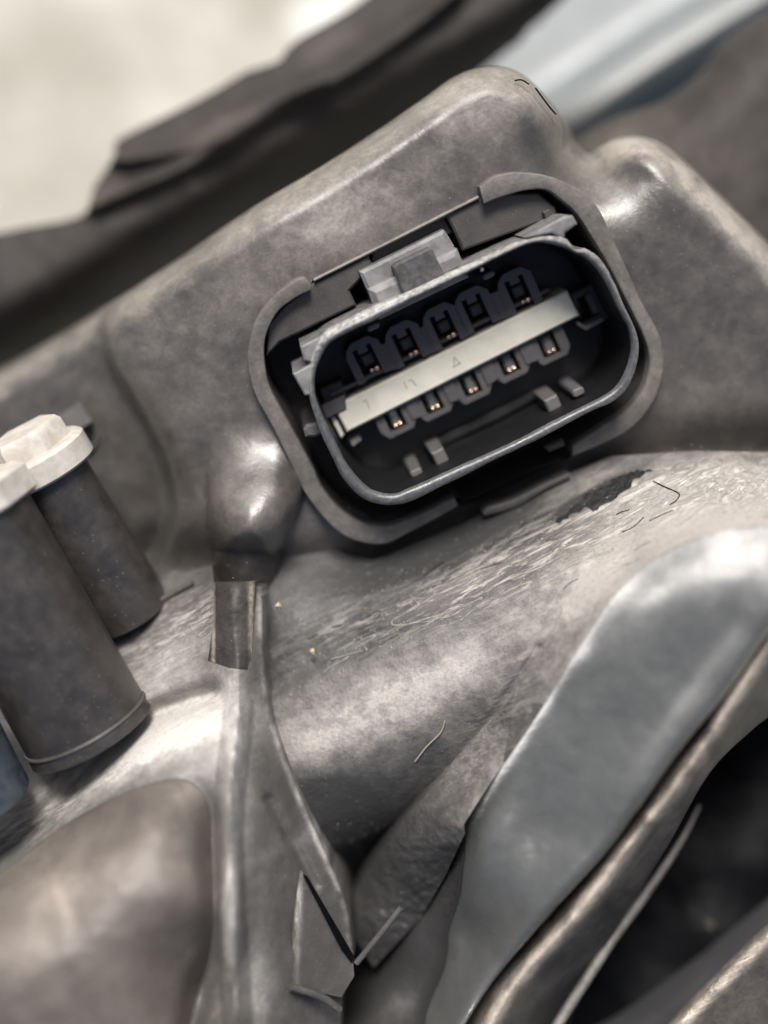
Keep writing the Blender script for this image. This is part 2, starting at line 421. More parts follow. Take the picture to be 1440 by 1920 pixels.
def planeA(x, y):
    X = (x-720)/100; Y = (960-y)/100
    # plane through oref with normal W, solved with perspective
    num = (Vector(oref)-EYE).dot(W); den = (X*W.x + Y*W.y - CAMD*W.z)
    t = num/den; return CAMD*(1-t)
bossP = cr([(400, 640), (398, 740), (392, 830), (386, 900), (388, 970), (396, 1020), (415, 1046), (450, 1056), (490, 1056), (522, 1040), (548, 985), (572, 915), (556, 840), (530, 740), (520, 640)], 8, True)
def zA(x, y):
    z = planeA(x, y)
    far = dist(x, y, silc)
    # gentle fall to the left and the lowered left shelf
    z = z - 1.1*np.clip((520-x)/500, 0, 1)**1.3*1.6
    d = dist(x, y, stepA); ins = inside(x, y, stepPoly)
    sd = np.where(ins, d, -d); z = z - 0.9*(1/(1+np.exp(-np.clip(sd/9, -30, 30)))) + .16*np.exp(-(sd/12)**2)
    # valley below the collar, saddle to the notch
    z = z - .9*np.exp(-((x-1110)**2/90**2 + (y-300)**2/75**2))
    bi = inside(x, y, bossP); bd = dist(x, y, bossP, True)
    tt = np.clip((y-790)/250, 0, 1); q = np.clip(bd/90, 0, 1)
    z = z + np.where(bi, 1.5*tt*tt*(3-2*tt)*np.sqrt(np.clip(1-(1-q)**2, 0, 1)), 0)
    vl = dist(x, y, [(300, 1060), (560, 1080), (700, 1055), (960, 950), (1250, 860), (1600, 850)])
    z = z - .7*np.exp(-(vl/60)**2)
    z = z + .03*vnoise(x, y, 130, 3) + .012*vnoise(x, y, 45, 5)
    return z
colO_L = [(581, 530), (567, 519), (533, 537), (502, 566), (477, 606), (465, 653), (465, 690), (480, 744), (508, 795), (536, 852), (567, 916), (596, 958), (630, 994), (661, 1012), (700, 1021), (730, 1018), (765, 1000), (800, 982), (858, 950)]
colI_L = [(583, 545), (575, 548), (555, 558), (524, 581), (505, 612), (496, 644), (497, 685), (508, 731), (549, 806), (586, 875), (605, 916), (636, 953), (674, 978), (721, 987), (758, 977), (800, 958), (852, 932)]
colO_R = [(899, 350), (924, 331), (945, 325), (971, 322), (1017, 327), (1055, 339), (1096, 362), (1124, 394), (1142, 431), (1174, 500), (1205, 569), (1233, 619), (1244, 659), (1243, 700), (1230, 744), (1205, 782), (1174, 810), (1127, 834), (1074, 856)]
colI_R = [(908, 383), (928, 374), (949, 367), (986, 357), (1024, 356), (1049, 372), (1080, 400), (1111, 447), (1142, 500), (1174, 562), (1205, 625), (1216, 659), (1217, 690), (1205, 731), (1174, 769), (1127, 800), (1074, 835)]
CW = -0.95
cOL = np.array(uvs(cr(colO_L, 6), CW)); cIL = np.array(uvs(cr(colI_L, 6), CW))
cOR = np.array(uvs(cr(colO_R, 6), CW)); cIR = np.array(uvs(cr(colI_R, 6), CW))
mid = lambda a, b: (resample(cr(a, 6), 60, False)+resample(cr(b, 6), 60, False))/2
hole = np.vstack([mid(colO_L, colI_L), [(868, 948), (930, 925), (1000, 893), (1068, 860)], mid(colO_R, colI_R)[::-1], [(905, 372)], [(585, 527)]])
dustA = blobs([(450, 930, 45, 100, 0, .18), (1165, 375, 50, 40, 0, .1), (640, 400, 210, 70, 32, .55), (900, 200, 110, 60, 20, .5), (560, 330, 150, 30, 32, .25), (330, 620, 110, 70, 10, .25), (1150, 270, 60, 25, 0, .3),
               (1330, 380, 160, 30, -45, .22), (590, 1000, 70, 50, 0, .3), (1290, 770, 90, 50, 20, .22), (450, 760, 60, 150, 80, .08), (1060, 420, 100, 50, 0, .1)])
strA = blobs([(900, 180, 140, 40, 10, .25), (620, 1010, 80, 40, 20, .15), (1200, 900, 240, 30, 10, .4)])
sheet('mounting_face', housing, polyA, zA, M['shell'], 4, 5.0, [(silc, 60, 1.5)], hole, lambda x, y: dustA(x, y) + (.32+.5*np.clip((x-1080)/80, 0, 1))*np.exp(-((dist(x, y, silc)-22)/22)**2), strA)  # pale band along the silhouette paints the edge sheen into the colour
# crack near the crest of the face
for k, (pts, r) in enumerate([([(965, 151), (978, 150), (992, 158)], .016), ([(1004, 165), (1015, 180), (1030, 200), (1042, 214)], .016)]):
    tube('crack', housing, [P(x, y, float(zA(np.array([x*1.]), np.array([y*1.]))[0]) - .30) for x, y in cr(pts, 5)], r, M['void'], 6)

collar = band('connector_collar', housing, cOL, CW, cIL, CW, M['collar'], .35, 1.7, .6)
band('connector_collar', housing, cOR, CW, cIR, CW, M['collar'], .35, 1.7, .6)
# pocket: wall and floor of the recess around the connector
pw = np.vstack([np.array(uvs(resample(cr(colI_L, 6), 60, False), CW)), np.array(uvs([(868, 940), (930, 912), (1000, 880), (1068, 850)], -1.3)),
                np.array(uvs(resample(cr(colI_R, 6), 60, False), CW))[::-1], np.array(uvs([(899, 371), (590, 529)], -1.3))])
pr = resample(pw, 220)
V = []; F = []
tops = []
for i, (a, b) in enumerate(pr):
    V += [C(a, b, -1.24), C(a*.985, b*.985, -3.0)]
n = len(pr)
for i in range(n): j = (i+1) % n; F.append([2*i, 2*j, 2*j+1, 2*i+1])
F.append([2*i+1 for i in range(n)])
link_mesh('pocket', V, F, M['pocket'], housing, True, autosharp=40)
# ledges inside the top of the pocket, cut-outs beside the latch
prism('pocket_ledge', housing, uvs([(588, 530), (690, 478), (700, 500), (655, 545), (668, 572), (524, 642), (500, 668), (502, 610), (530, 575)], -1.22), -3, -1.22, M['pocket'], .04)
prism('pocket_ledge', housing, uvs([(835, 402), (905, 370), (960, 362), (1010, 362), (1042, 388), (1046, 405), (868, 470), (855, 440)], -1.22), -3, -1.22, M['pocket'], .04)
prism('pocket_ledge', housing, uvs([(700, 470), (830, 402), (850, 436), (690, 510)], -1.45), -3, -1.45, M['pocket'], .03)
prism('pocket_step', housing, uvs([(1018, 398), (1030, 392), (1050, 408), (1040, 422), (1026, 418)], -1.1), -2.8, -1.1, M['pocket'], .02)
prism('pocket_ledge', housing, uvs([(640, 962), (700, 992), (758, 984), (852, 940), (848, 930), (756, 966), (700, 975), (655, 950)], -1.5), -3, -1.5, M['pocket'], .03)
# thin lip under the connector
lipA = np.array(uvs(cr([(905, 962), (915, 952), (960, 938), (1020, 908), (1068, 886)], 8), -1.0)); lipB = np.array(uvs(cr([(910, 968), (935, 962), (975, 948), (1025, 918), (1070, 898)], 8), -1.0))
band('drip_lip', housing, lipA, -1.0, lipB, -1.0, M['pocket'], .1, .5, .5, n=40)
# bright cut edge along the top of the pocket
eA = np.array(uvs([(588, 523), (745, 444), (897, 367)], -1.12)); eB = np.array(uvs([(589, 529), (747, 450), (899, 373)], -1.12))
band('pocket_edge', housing, eA, -1.12, eB, -1.12, M['collar'], .9, .5, .4, n=50)

# ------------------------------------------------------------------ electrical connector
conn = empty('electrical_connector', C(0, 0, -2.6), 'black ten-pin electrical connector with worn silver-grey rim and cream strip between its pin rows', 'electrical connector')
rimO = [(702, 569), (660, 590), (617, 612), (592, 634), (582, 660), (577, 690), (576, 725), (584, 765), (596, 800), (608, 830), (624, 862), (645, 903), (674, 934), (708, 950), (742, 952), (774, 945), (830, 917), (880, 893), (924, 869), (1017, 825), (1111, 775), (1155, 756), (1183, 728), (1199, 687), (1203, 650), (1196, 619), (1174, 572), (1155, 528), (1130, 484), (1102, 463), (1088, 465), (1077, 461), (1064, 443), (1042, 436), (999, 439), (955, 455), (892, 485), (830, 513), (765, 543)]
rimI = [(711, 600), (680, 613), (649, 628), (621, 644), (605, 669), (594, 700), (593, 737), (604, 772), (618, 803), (633, 832), (648, 862), (668, 890), (692, 914), (716, 924), (742, 926), (768, 916), (820, 893), (870, 870), (955, 832), (1049, 784), (1130, 744), (1158, 722), (1175, 690), (1183, 653), (1177, 616), (1158, 581), (1142, 544), (1121, 508), (1096, 484), (1080, 477), (1061, 467), (1030, 459), (999, 458), (955, 475), (892, 507), (830, 538), (770, 567)]
def polar(pts, n, cen):
    p = np.array(uvs(cr(pts, 6, True), 0)) - cen
    a = np.unwrap(np.arctan2(p[:, 1], p[:, 0])); r = np.hypot(p[:, 0], p[:, 1])
    if a[-1] < a[0]: a = a[::-1]; r = r[::-1]
    o = np.argsort(a); a = a[o]; r = r[o]
    th = np.linspace(0, 2*np.pi, n, endpoint=False)
    aa = np.r_[a-2*np.pi, a, a+2*np.pi]; rr = np.r_[r, r, r]
    k = np.argsort(aa); rt = np.interp(th, aa[k], rr[k])
    return np.column_stack([cen[0]+rt*np.cos(th), cen[1]+rt*np.sin(th)])
cen = np.array([.11, -.22]); NR = 420
RO = polar(rimO, NR, cen); RI = polar(rimI, NR, cen)
RI = RI + (RI-cen)/np.linalg.norm(RI-cen, axis=1, keepdims=True)*.022
RO[:, 1] -= .075*np.clip(np.sin(np.linspace(0, 2*np.pi, NR, endpoint=False))*1.6, 0, 1)
def scaled(R, k): return cen + (R-cen)*k
prof = [(None, 0, -2.9, .15), (None, 0, -.45, .3), (None, 0, -.26, .8), (None, .12, -.12, .85), (None, .32, -.03, .5), (None, .55, .0, .2), (None, .8, -.015, .12), (None, .97, -.06, .15), (None, 1.0, -.13, .3)]
profi = [(RI, 1.0, -.12), (RI, .998, -.45), (RI, .985, -2.6)]
V = []; du = []
jt = rng.normal(0, 1, (len(prof), NR)); 
for _ in range(2): jt = (jt + np.roll(jt, 1, 1) + np.roll(jt, -1, 1))/2.2
for k, (R, s, w, d) in enumerate(prof):
    pts = (RO*(1-s)+RI*s) if R is None else scaled(R, s)
    for i in range(NR):
        j = jt[k, i]*(.004 if 1 <= k <= 3 else .0015 if k < 7 else .003)
        V.append(C(pts[i, 0]+j*.5, pts[i, 1]+j*.5, w+j)); sn = math.sin(2*math.pi*i/NR); du.append(d*(.7+1.0*max(0, sn)))  # upper side paler: its bright glint is painted over the wear
F = []
for k in range(len(prof)-1):
    for i in range(NR): j = (i+1) % NR; F.append([k*NR+i, k*NR+j, (k+1)*NR+j, (k+1)*NR+i])
link_mesh('shroud', V, F, M['rim'], conn, True, {'dust_sheen': du}, autosharp=60)
V = [C(*(scaled(R_, s_)[i]), w_) for R_, s_, w_ in profi for i in range(0, NR, 2)]; nn_ = NR//2
F = [[k*nn_+i, k*nn_+(i+1) % nn_, (k+1)*nn_+(i+1) % nn_, (k+1)*nn_+i] for k in range(2) for i in range(nn_)]
link_mesh('shroud_lining', V, F, M['lining'], conn, True)
# latch on the outer top wall
def arc_strap(name, px0, px1, px2, px3, mat, w_lo, w_hi, bulge):
    """strap between the far edge (px0-px1) and the rim edge (px3-px2), bowed towards the viewer"""
    V = []; F = []; n = 14; m = 2
    a = uvs([px0, px1], w_lo); b = uvs([px3, px2], w_hi)
    for i in range(n+1):
        t = i/n; w = w_lo + (w_hi-w_lo)*t + bulge*math.sin(math.pi*min(1, t*1.15)**.8) if t < 1 else w_hi
        for k in range(2):
            q = (a[k][0]*(1-t)+b[k][0]*t, a[k][1]*(1-t)+b[k][1]*t); V.append(C(q[0], q[1], w))
        for k in range(2):
            q = (a[k][0]*(1-t)+b[k][0]*t, a[k][1]*(1-t)+b[k][1]*t); V.append(C(q[0], q[1], w-.28))
    for i in range(n):
        x = i*4; y = x+4
        F += [[x, x+1, y+1, y], [x+3, x+2, y+2, y+3], [x+2, x, y, y+2], [x+1, x+3, y+3, y+1]]
    F += [[0, 2, 3, 1], [n*4, n*4+1, n*4+3, n*4+2]]
    return link_mesh(name, V, F, mat, conn, True, autosharp=40)
prism('latch', conn, uvs([(674, 510), (833, 431), (866, 488), (880, 520), (712, 600)], -.85), -2.2, -.85, M['latch'], .06)
prism('latch_bridge', conn, uvs([(690, 543), (858, 466), (874, 505), (704, 585)], -.55), -1.0, -.55, M['latch'], .12)
prism('latch_tab', conn, uvs([(737, 501), (741, 496), (806, 465), (811, 468), (836, 520), (762, 566)], -.38), -1.0, -.38, M['tab'], .03)
prism('latch_foot', conn, uvs([(676, 512), (690, 505), (703, 540), (690, 546)], -1.2), -1.8, -1.18, M['latch'], .02)
prism('latch_foot', conn, uvs([(822, 440), (834, 433), (852, 462), (840, 470)], -1.2), -1.8, -1.18, M['latch'], .02)
# guide plate beyond the upper right of the rim and small fins on the left
prism('guide_plate', conn, uvs([(985, 446), (1058, 405), (1074, 404), (1083, 420), (1060, 436), (1058, 447), (1035, 437)], -.12), -1.6, -.12, M['latch'], .04)
prism('guide_fin', conn, uvs([(563, 650), (600, 632), (612, 640), (588, 680), (570, 676)], -.15), -1.7, -.15, M['latch'], .03)
prism('guide_fin', conn, uvs([(549, 701), (582, 684), (590, 700), (590, 740), (572, 742)], -.10), -1.7, -.10, M['latch'], .03)
prism('side_peg', conn, uvs([(569, 806), (574, 797), (600, 790), (608, 812), (590, 820), (573, 820)], -.7), -2.6, -.7, M['keyp'], .05)
prism('side_peg', conn, uvs([(1020, 838), (1055, 822), (1060, 836), (1030, 848)], -.9), -2.6, -.9, M['pocket'], .04)

# terminal block floor
FW = -2.0
base = scaled(RI, .985)
V = [C(a, b, FW-.25) for a, b in base[::4]]; link_mesh('shroud_floor', V, [list(range(len(V)))], M['black'], conn, False)
TW = -1.42      # top of the raised pin block
s0 = Vector(uv(645, 795, TW)); s1 = Vector(uv(1085, 582, TW)); du_ = (s1-s0).normalized(); dv_ = Vector((-du_.y, du_.x))
# pins measured on the block plane
topP = [(703, 692), (776, 662), (847, 629), (907, 598), (987, 563)]; botP = [(748, 800), (818, 768), (890, 736), (962, 696), (1037, 662)]
block = bpy.data.objects  # (name only used below)
def cell_top(q, mat=M['block']):
    """one arched cell of the upper row, with a fork-shaped opening round its terminal"""
    q = Vector(q)
    def Q(a, b): v = q + du_*a + dv_*b; return (v.x, v.y)
    z0, z1 = FW-.25, TW
    root = prism('pin_cell', conn, [Q(-.37, -.16), Q(-.20, -.16), Q(-.20, .50), Q(-.10, .50), Q(-.10, .38), Q(.10, .38), Q(.10, .50), Q(.19, .50), Q(.19, -.16), Q(.37, -.16), Q(.37, .50), Q(.20, .66), Q(-.16, .66), Q(-.30, .56), Q(-.37, .42)], z0, z1, mat, .007)
    return root
def joined_prisms(name, plist, mat, parent=conn):
    obs = [prism(name, None, p, a, b, mat, bv) for p, a, b, bv in plist]
    V = []; F = []
    for o in obs:
        k = len(V); V += [tuple(v.co) for v in o.data.vertices]; F += [[k+i for i in p.vertices] for p in o.data.polygons]
        me = o.data; bpy.data.objects.remove(o); bpy.data.meshes.remove(me)
    return link_mesh(name, V, F, mat, parent, False)
def bead(par, q, lst, w):
    bm = bmesh.new()
    for a, b, r in lst:
        v = q + du_*a + dv_*b; c = C(v.x, v.y, w) - wloc(par)
        bmesh.ops.create_icosphere(bm, subdivisions=2, radius=r, matrix=Matrix.Translation(c) @ Matrix.Diagonal((1, 1, .8, 1)))
    me = bpy.data.meshes.new('copper_tip'); bm.to_mesh(me); bm.free(); me.materials.append(M['copper'])
    me.polygons.foreach_set('use_smooth', [True]*len(me.polygons))
    o = bpy.data.objects.new('copper_tip', me); sc.collection.objects.link(o); o.parent = par
for i, (x, y) in enumerate(topP):
    q = Vector(uv(x, y, TW)) - du_*.06
    cell_top(q)
    def Q(a, b, q=q): v = q + du_*a + dv_*b; return (v.x, v.y)
    t = prism('terminal_pin', conn, [Q(-.10, .06), Q(.15, .06), Q(.15, .30), Q(-.10, .30)], FW-.2, TW-.28, M['block'], .03)
    if i != 3:
        bead(t, q, [(-.01, 0, .050), (.10, .0, .066)], TW-.04)
for row, lo, hi in ((topP, -.16, .40), (botP, .0, .44)):
    for (xa, ya), (xb, yb) in zip(row[:-1], row[1:]):
        a = Vector(uv(xa, ya, TW)); b = Vector(uv(xb, yb, TW)); off = -.06 if row is topP else 0
        p4 = [a+du_*(.30+off)+dv_*lo, b+du_*(-.30+off)+dv_*lo, b+du_*(-.30+off)+dv_*hi, a+du_*(.30+off)+dv_*hi]
        prism('cell_divider', conn, [tuple(v) for v in p4], FW-.25, TW-.012, M['block'], .006)
for i, (x, y) in enumerate(botP):
    q = Vector(uv(x, y, TW))
    def Q(a, b, q=q): v = q + du_*a + dv_*b; return (v.x, v.y)
    z0 = FW-.25
    prism('pin_cell', conn, [Q(-.38, .44), Q(-.38, .02), Q(-.26, -.16), Q(.26, -.16), Q(.38, -.02), Q(.38, .44), Q(.17, .44), Q(.17, -.06), Q(-.19, -.06), Q(-.19, .44)], z0, TW-.05, M['block'], .007)
    t = prism('terminal_pin', conn, [Q(-.11, 0), Q(.11, 0), Q(.11, .36), Q(-.11, .36)], FW-.2, TW-.14, M['tin'] if i < 3 else M['keyp'], .05)
    prism('pin_hood', conn, [Q(-.19, .22), Q(.17, .22), Q(.17, .40), Q(-.19, .40)], FW-.2, TW-.30, M['black'], .02)
    bead(t, q, [(-.05, .02, .050), (.055, .02, .055)], TW-.13)
# bars that tie the cells to the strip slot
def S(a, b):       # position along the strip (photo start -> end) and across it
    v = s0 + du_*a + dv_*b; return (v.x, v.y)
SL = (s1-s0).length
prism('strip_rail', conn, [S(.0, .58), S(SL-.35, .58), S(SL-.35, .66), S(.0, .66)], FW-.25, TW-.05, M['block'], .015)
prism('strip_rail', conn, [S(.1, -.10), S(SL-.4, -.10), S(SL-.4, -.02), S(.1, -.02)], FW-.25, TW-.05, M['block'], .015)
stw = TW+.12
sp = uvs([(625, 763), (1064, 545), (1087, 592), (651, 811)], stw)
strip = prism('cream_strip', conn, sp, FW-.2, stw, M['cream'], .035)
def stroke(pts, wd, name='embossed_mark'):
    a = Vector(uv(*pts[0], stw)); b = Vector(uv(*pts[1], stw)); d = (b-a).normalized(); nn = Vector((-d.y, d.x))*wd
    return [tuple(a+nn), tuple(b+nn), tuple(b-nn), tuple(a-nn)]
marks = [[(686, 748), (693, 768)], [(681, 753), (687, 748)], [(757, 716), (763, 728)], [(771, 711), (781, 724)], [(766, 715), (771, 711)], [(851, 668), (852, 689)], [(851, 668), (863, 682)], [(849, 688), (864, 680)]]
for grp in (marks[:2], marks[2:5], marks[5:]):
    joined_prisms('embossed_number', [(stroke(s, .013), stw-.01, stw+.006+.001*k, .002) for k, s in enumerate(grp)], M['creamd'], strip)
# strip end holders
prism('strip_clip', conn, uvs([(606, 786), (649, 764), (646, 738), (598, 760)], TW), FW-.2, stw+.05, M['block'], .02)
prism('strip_clip', conn, uvs([(619, 783), (628, 779), (645, 815), (640, 822)], TW), FW-.2, TW, M['cream'], .015)
prism('strip_clip', conn, uvs([(655, 826), (672, 816), (678, 825), (662, 837)], TW-.2), FW-.2, TW-.2, M['creamd'], .015)
prism('strip_holder', conn, uvs([(1070, 552), (1120, 528), (1150, 596), (1098, 618), (1092, 606), (1126, 590), (1108, 548), (1084, 562), (1094, 598), (1086, 596)], TW), FW-.2, TW-.05, M['black'], .02)
prism('strip_holder', conn, uvs([(1094, 552), (1112, 544), (1130, 584), (1112, 590)], TW-.2), FW-.2, TW-.15, M['block'], .02)
prism('strip_holder', conn, uvs([(1082, 602), (1098, 611), (1130, 596), (1133, 602), (1100, 620), (1082, 610)], TW), FW-.2, TW+.0, M['keyp'], .01)
prism('corner_web', conn, uvs([(598, 730), (640, 712), (652, 745), (612, 765)], TW-.1), FW-.2, TW-.1, M['black'], .02)
# keys on the lower inner wall and ledge above them
def key(ax, ay, bx, by, wd, w1):
    a = Vector(uv(ax, ay, w1)); prism('coding_key', conn, [tuple(a+du_*x+dv_*y) for x, y in ((-wd, -.30), (wd, -.30), (wd, .13), (-wd, .13))], FW-.2, w1, M['keyp'], .035)
key(825, 856, 0, 0, .13, -.85); key(1037, 757, 0, 0, .14, -.85)
def peg(x, y, wd, hh, w1):
    a = Vector(uv(x, y, w1)); prism('coding_peg', conn, [tuple(a+du_*p+dv_*q) for p, q in ((-wd, -hh*.6), (-wd*.6, -hh), (wd*.7, -hh), (wd, -hh*.5), (wd, hh*.6), (wd*.6, hh), (-wd*.7, hh), (-wd, hh*.5))], FW-.2, w1, M['keyp'], .03)
peg(781, 887, .12, .07, -.75); peg(1085, 736, .12, .08, -.75)
peg(700, 613, .13, .06, -1.1); peg(917, 516, .12, .06, -1.1)
fl = uvs([(815, 826), (940, 765), (1025, 722), (1030, 733), (945, 780), (822, 838)], FW)
prism('floor_ledge', conn, fl, FW-.25, FW+.02, M['black'], .02)
# crumb caught on the rim
def crumb(x, y, z, r, mat, name='dirt_crumb', parent=None):
    bm = bmesh.new(); bmesh.ops.create_icosphere(bm, subdivisions=2, radius=r)
    for v in bm.verts: v.co *= random.uniform(.7, 1.2)
    me = bpy.data.meshes.new(name); bm.to_mesh(me); bm.free(); me.materials.append(mat)
    o = bpy.data.objects.new(name, me); sc.collection.objects.link(o); o.location = P(x, y, z); return o

# ------------------------------------------------------------------ screw boss cone left of the collar
st0 = P(470, 1010, -.9); st1 = P(463, 1125, -.5)
sheet('boss_web', housing, [(404, 1035), (528, 1035), (524, 1060), (516, 1090), (503, 1130), (492, 1180), (400, 1180), (402, 1100)], lambda x, y: -1.38 - .3*np.clip((y-1035)/65, 0, 1)**1.3 - .7*(np.abs(x-462)/66)**2 + .05*vnoise(x, y, 40), M['post'], 4, 2.5)  # near-black material paints in the shade below the boss

# ------------------------------------------------------------------ lower left shell: shelf, fin, dome
crest = cr([(432, 1105), (440, 1190), (448, 1260), (447, 1330), (440, 1400), (432, 1480), (428, 1560), (430, 1660), (436, 1760), (442, 1860), (446, 2000)], 8)
finR = cr([(492, 1120), (494, 1200), (500, 1290), (520, 1375), (558, 1478), (600, 1575), (645, 1680), (660, 1760), (663, 1800)], 8)
polyL = np.vstack([[(-100, 1280), (120, 1190), (280, 1110), (330, 1075), (398, 1060), (402, 1100), (492, 1100)], finR, [(655, 1830), (640, 1880), (636, 2010), (-100, 2010)]])
tL = tps([(-80, 1400, -2.0), (120, 1230, -2.0), (280, 1130, -1.9), (380, 1090, -1.5), (330, 1190, -1.1), (200, 1330, -1.35), (60, 1450, -1.5), (-80, 1560, -1.6), (380, 1250, -.55), (300, 1330, -.45), (150, 1440, -.9),
          (440, 1105, -.55), (440, 1200, -.30), (448, 1260, -.1), (440, 1400, .5), (430, 1500, .8), (430, 1600, 1.0), (432, 1750, 1.25), (445, 1950, 1.4), (490, 1120, -.75), (497, 1280, -.7), (520, 1400, -.5), (560, 1500, -.6),
          (610, 1610, -.8), (655, 1740, -1.0), (480, 1500, .45), (520, 1600, .2), (560, 1750, -.1), (600, 1860, -.5), (520, 1800, .45), (540, 1950, .2), (630, 1980, -.8),
          (350, 1420, .6), (370, 1480, 1.0), (250, 1430, .2), (120, 1520, 0.0), (0, 1600, -.1), (-80, 1650, 0), (300, 1560, 1.75), (200, 1600, 1.75), (150, 1720, 2.35), (0, 1750, 2.1), (250, 1750, 2.3), (340, 1700, 2.0), (250, 1880, 2.2), (100, 1950, 2.2), (0, 1960, 2.1), (370, 1760, 1.3), (375, 1600, 1.35), (330, 1900, 1.4), (390, 1880, .7)], .02)
band1 = cr([(-60, 1640), (40, 1570), (120, 1490), (190, 1410), (290, 1340), (400, 1300)], 8)     # groove above the dome
domeR = cr([(355, 1462), (392, 1500), (400, 1560), (402, 1640), (404, 1720), (395, 1800), (370, 1870), (345, 1990)], 8)
def zL(x, y):
    z = tL(x, y)
    d = dist(x, y, band1); z = z - .75*np.exp(-(d/22)**2)
    d = dist(x, y, domeR); z = z - .6*np.exp(-(d/24)**2)*np.clip((y-1450)/160, 0, 1)
    d = dist(x, y, crest); z = z + .55*np.clip(1-d/30, 0, 1)*np.clip((y-1230)/100, .15, 1)
    d = dist(x, y, [(505, 1500), (560, 1600), (590, 1660)]); z = z - .15*np.exp(-(d/10)**2)
    z = z + .05*vnoise(x, y, 90, 11) + .018*vnoise(x, y, 30, 12)
    return z
dL = blobs([(150, 1720, 230, 190, 20, .28), (310, 1250, 120, 50, 35, .45), (230, 1425, 150, 34, 32, 1.25), (340, 1370, 100, 60, 10, 1.2), (440, 1400, 26, 160, 0, .8), (430, 1700, 12, 90, 0, 1.6), (350, 1490, 26, 18, 0, .35),  # narrow blobs on the fin crest are glossy highlights painted in pale
            (100, 1650, 100, 60, 40, .22), (60, 1780, 100, 60, 20, .25), (240, 1640, 100, 40, 20, .2), (480, 1850, 40, 100, 0, .3), (420, 1300, 40, 30, 0, .35), (590, 1560, 15, 100, -65, .12)])
sL = blobs([(260, 1400, 150, 26, 30, .35), (430, 1680, 9, 110, 0, 1.0), (320, 1190, 110, 45, 30, .9), (120, 1500, 90, 20, 38, .5), (200, 1330, 90, 30, 38, .6), (430, 1160, 20, 60, 0, .5), (400, 1330, 60, 60, 0, .35), (60, 1530, 80, 40, 30, .4)])  # the thin crest blob adds to that painted highlight
sheet('lower_left_shell', housing, polyL, zL, M['left'], 4, 3.5, [(finR, 6, .08)], None, lambda x, y: dL(x, y) + .7*np.exp(-((dist(x, y, finR)-4)/6)**2)*np.clip(.5+vnoise(x, y, 30, 101), 0, 1), sL)
capP = [(402, 1093), (480, 1090), (476, 1150), (471, 1240), (468, 1256), (430, 1252), (390, 1238), (399, 1170)]
sheet('fin_cap', housing, capP, lambda x, y: zL(x, y) + .01 + .24*np.clip((1256-y)/150, 0, 1) + .02*vnoise(x, y, 25, 14), M['fincap'], 3, .35, [([(480, 1090), (476, 1150), (470, 1240), (458, 1345)], 7, .08), ([(402, 1093), (399, 1170), (390, 1235)], 6, .06)], None, lambda x, y: .9*np.clip(1-np.abs(x-473)/9, 0, 1)*np.clip(.7+vnoise(x, y, 14, 102), 0, 1) + .7*np.clip(1-np.abs(x-400)/5, 0, 1), zero)
domeP = cr([(-90, 1690), (20, 1618), (120, 1546), (230, 1486), (325, 1458), (372, 1474), (394, 1520), (399, 1620), (400, 1720), (390, 1800), (366, 1870), (340, 2000)], 8)
sheet('bulged_cover', housing, np.vstack([domeP, [(-90, 2000)]]), lambda x, y: zL(x, y) + .04, M['dome'], 4, .12, [(domeP, 8, .06)], None, blobs([(100, 1650, 100, 60, 40, .3), (60, 1780, 100, 60, 20, .3), (240, 1640, 100, 40, 20, .3), (120, 1700, 10, 60, 20, .4), (350, 1490, 26, 18, 0, .4)]))
# folded flap and short ribs at the foot of the fin
sheet('flap_gap', housing, [(568, 1640), (576, 1646), (664, 1796), (660, 1806), (640, 1780)], lambda x, y: .32 - .9*np.clip((x-560)/100, 0, 1) + 0*y - .1, M['void'], 4, .1)
sheet('folded_flap', housing, [(562, 1634), (572, 1640), (662, 1803), (664, 1830), (640, 1870), (545, 1850), (548, 1750), (556, 1680)], lambda x, y: .15 - .9*np.clip((x-560)/100, 0, 1) + 0*y, M['left'], 4, .12, [([(562, 1634), (545, 1850)], 12, .15)], None, blobs([(556, 1700, 8, 80, 0, .6)]))
def rib(name, pts, r, mat, parent=housing, zs=None):
    return tube(name, parent, [P(x, y, z) for x, y, z in cr(pts, 6)], r, mat, 10)
rib('short_rib', [(545, 1850, .3), (600, 1868, .0), (636, 1893, -.3)], .075, M['left'])
rib('short_rib', [(668, 1806, -.6), (710, 1755, -.5), (752, 1702, -.4)], .06, M['left'])

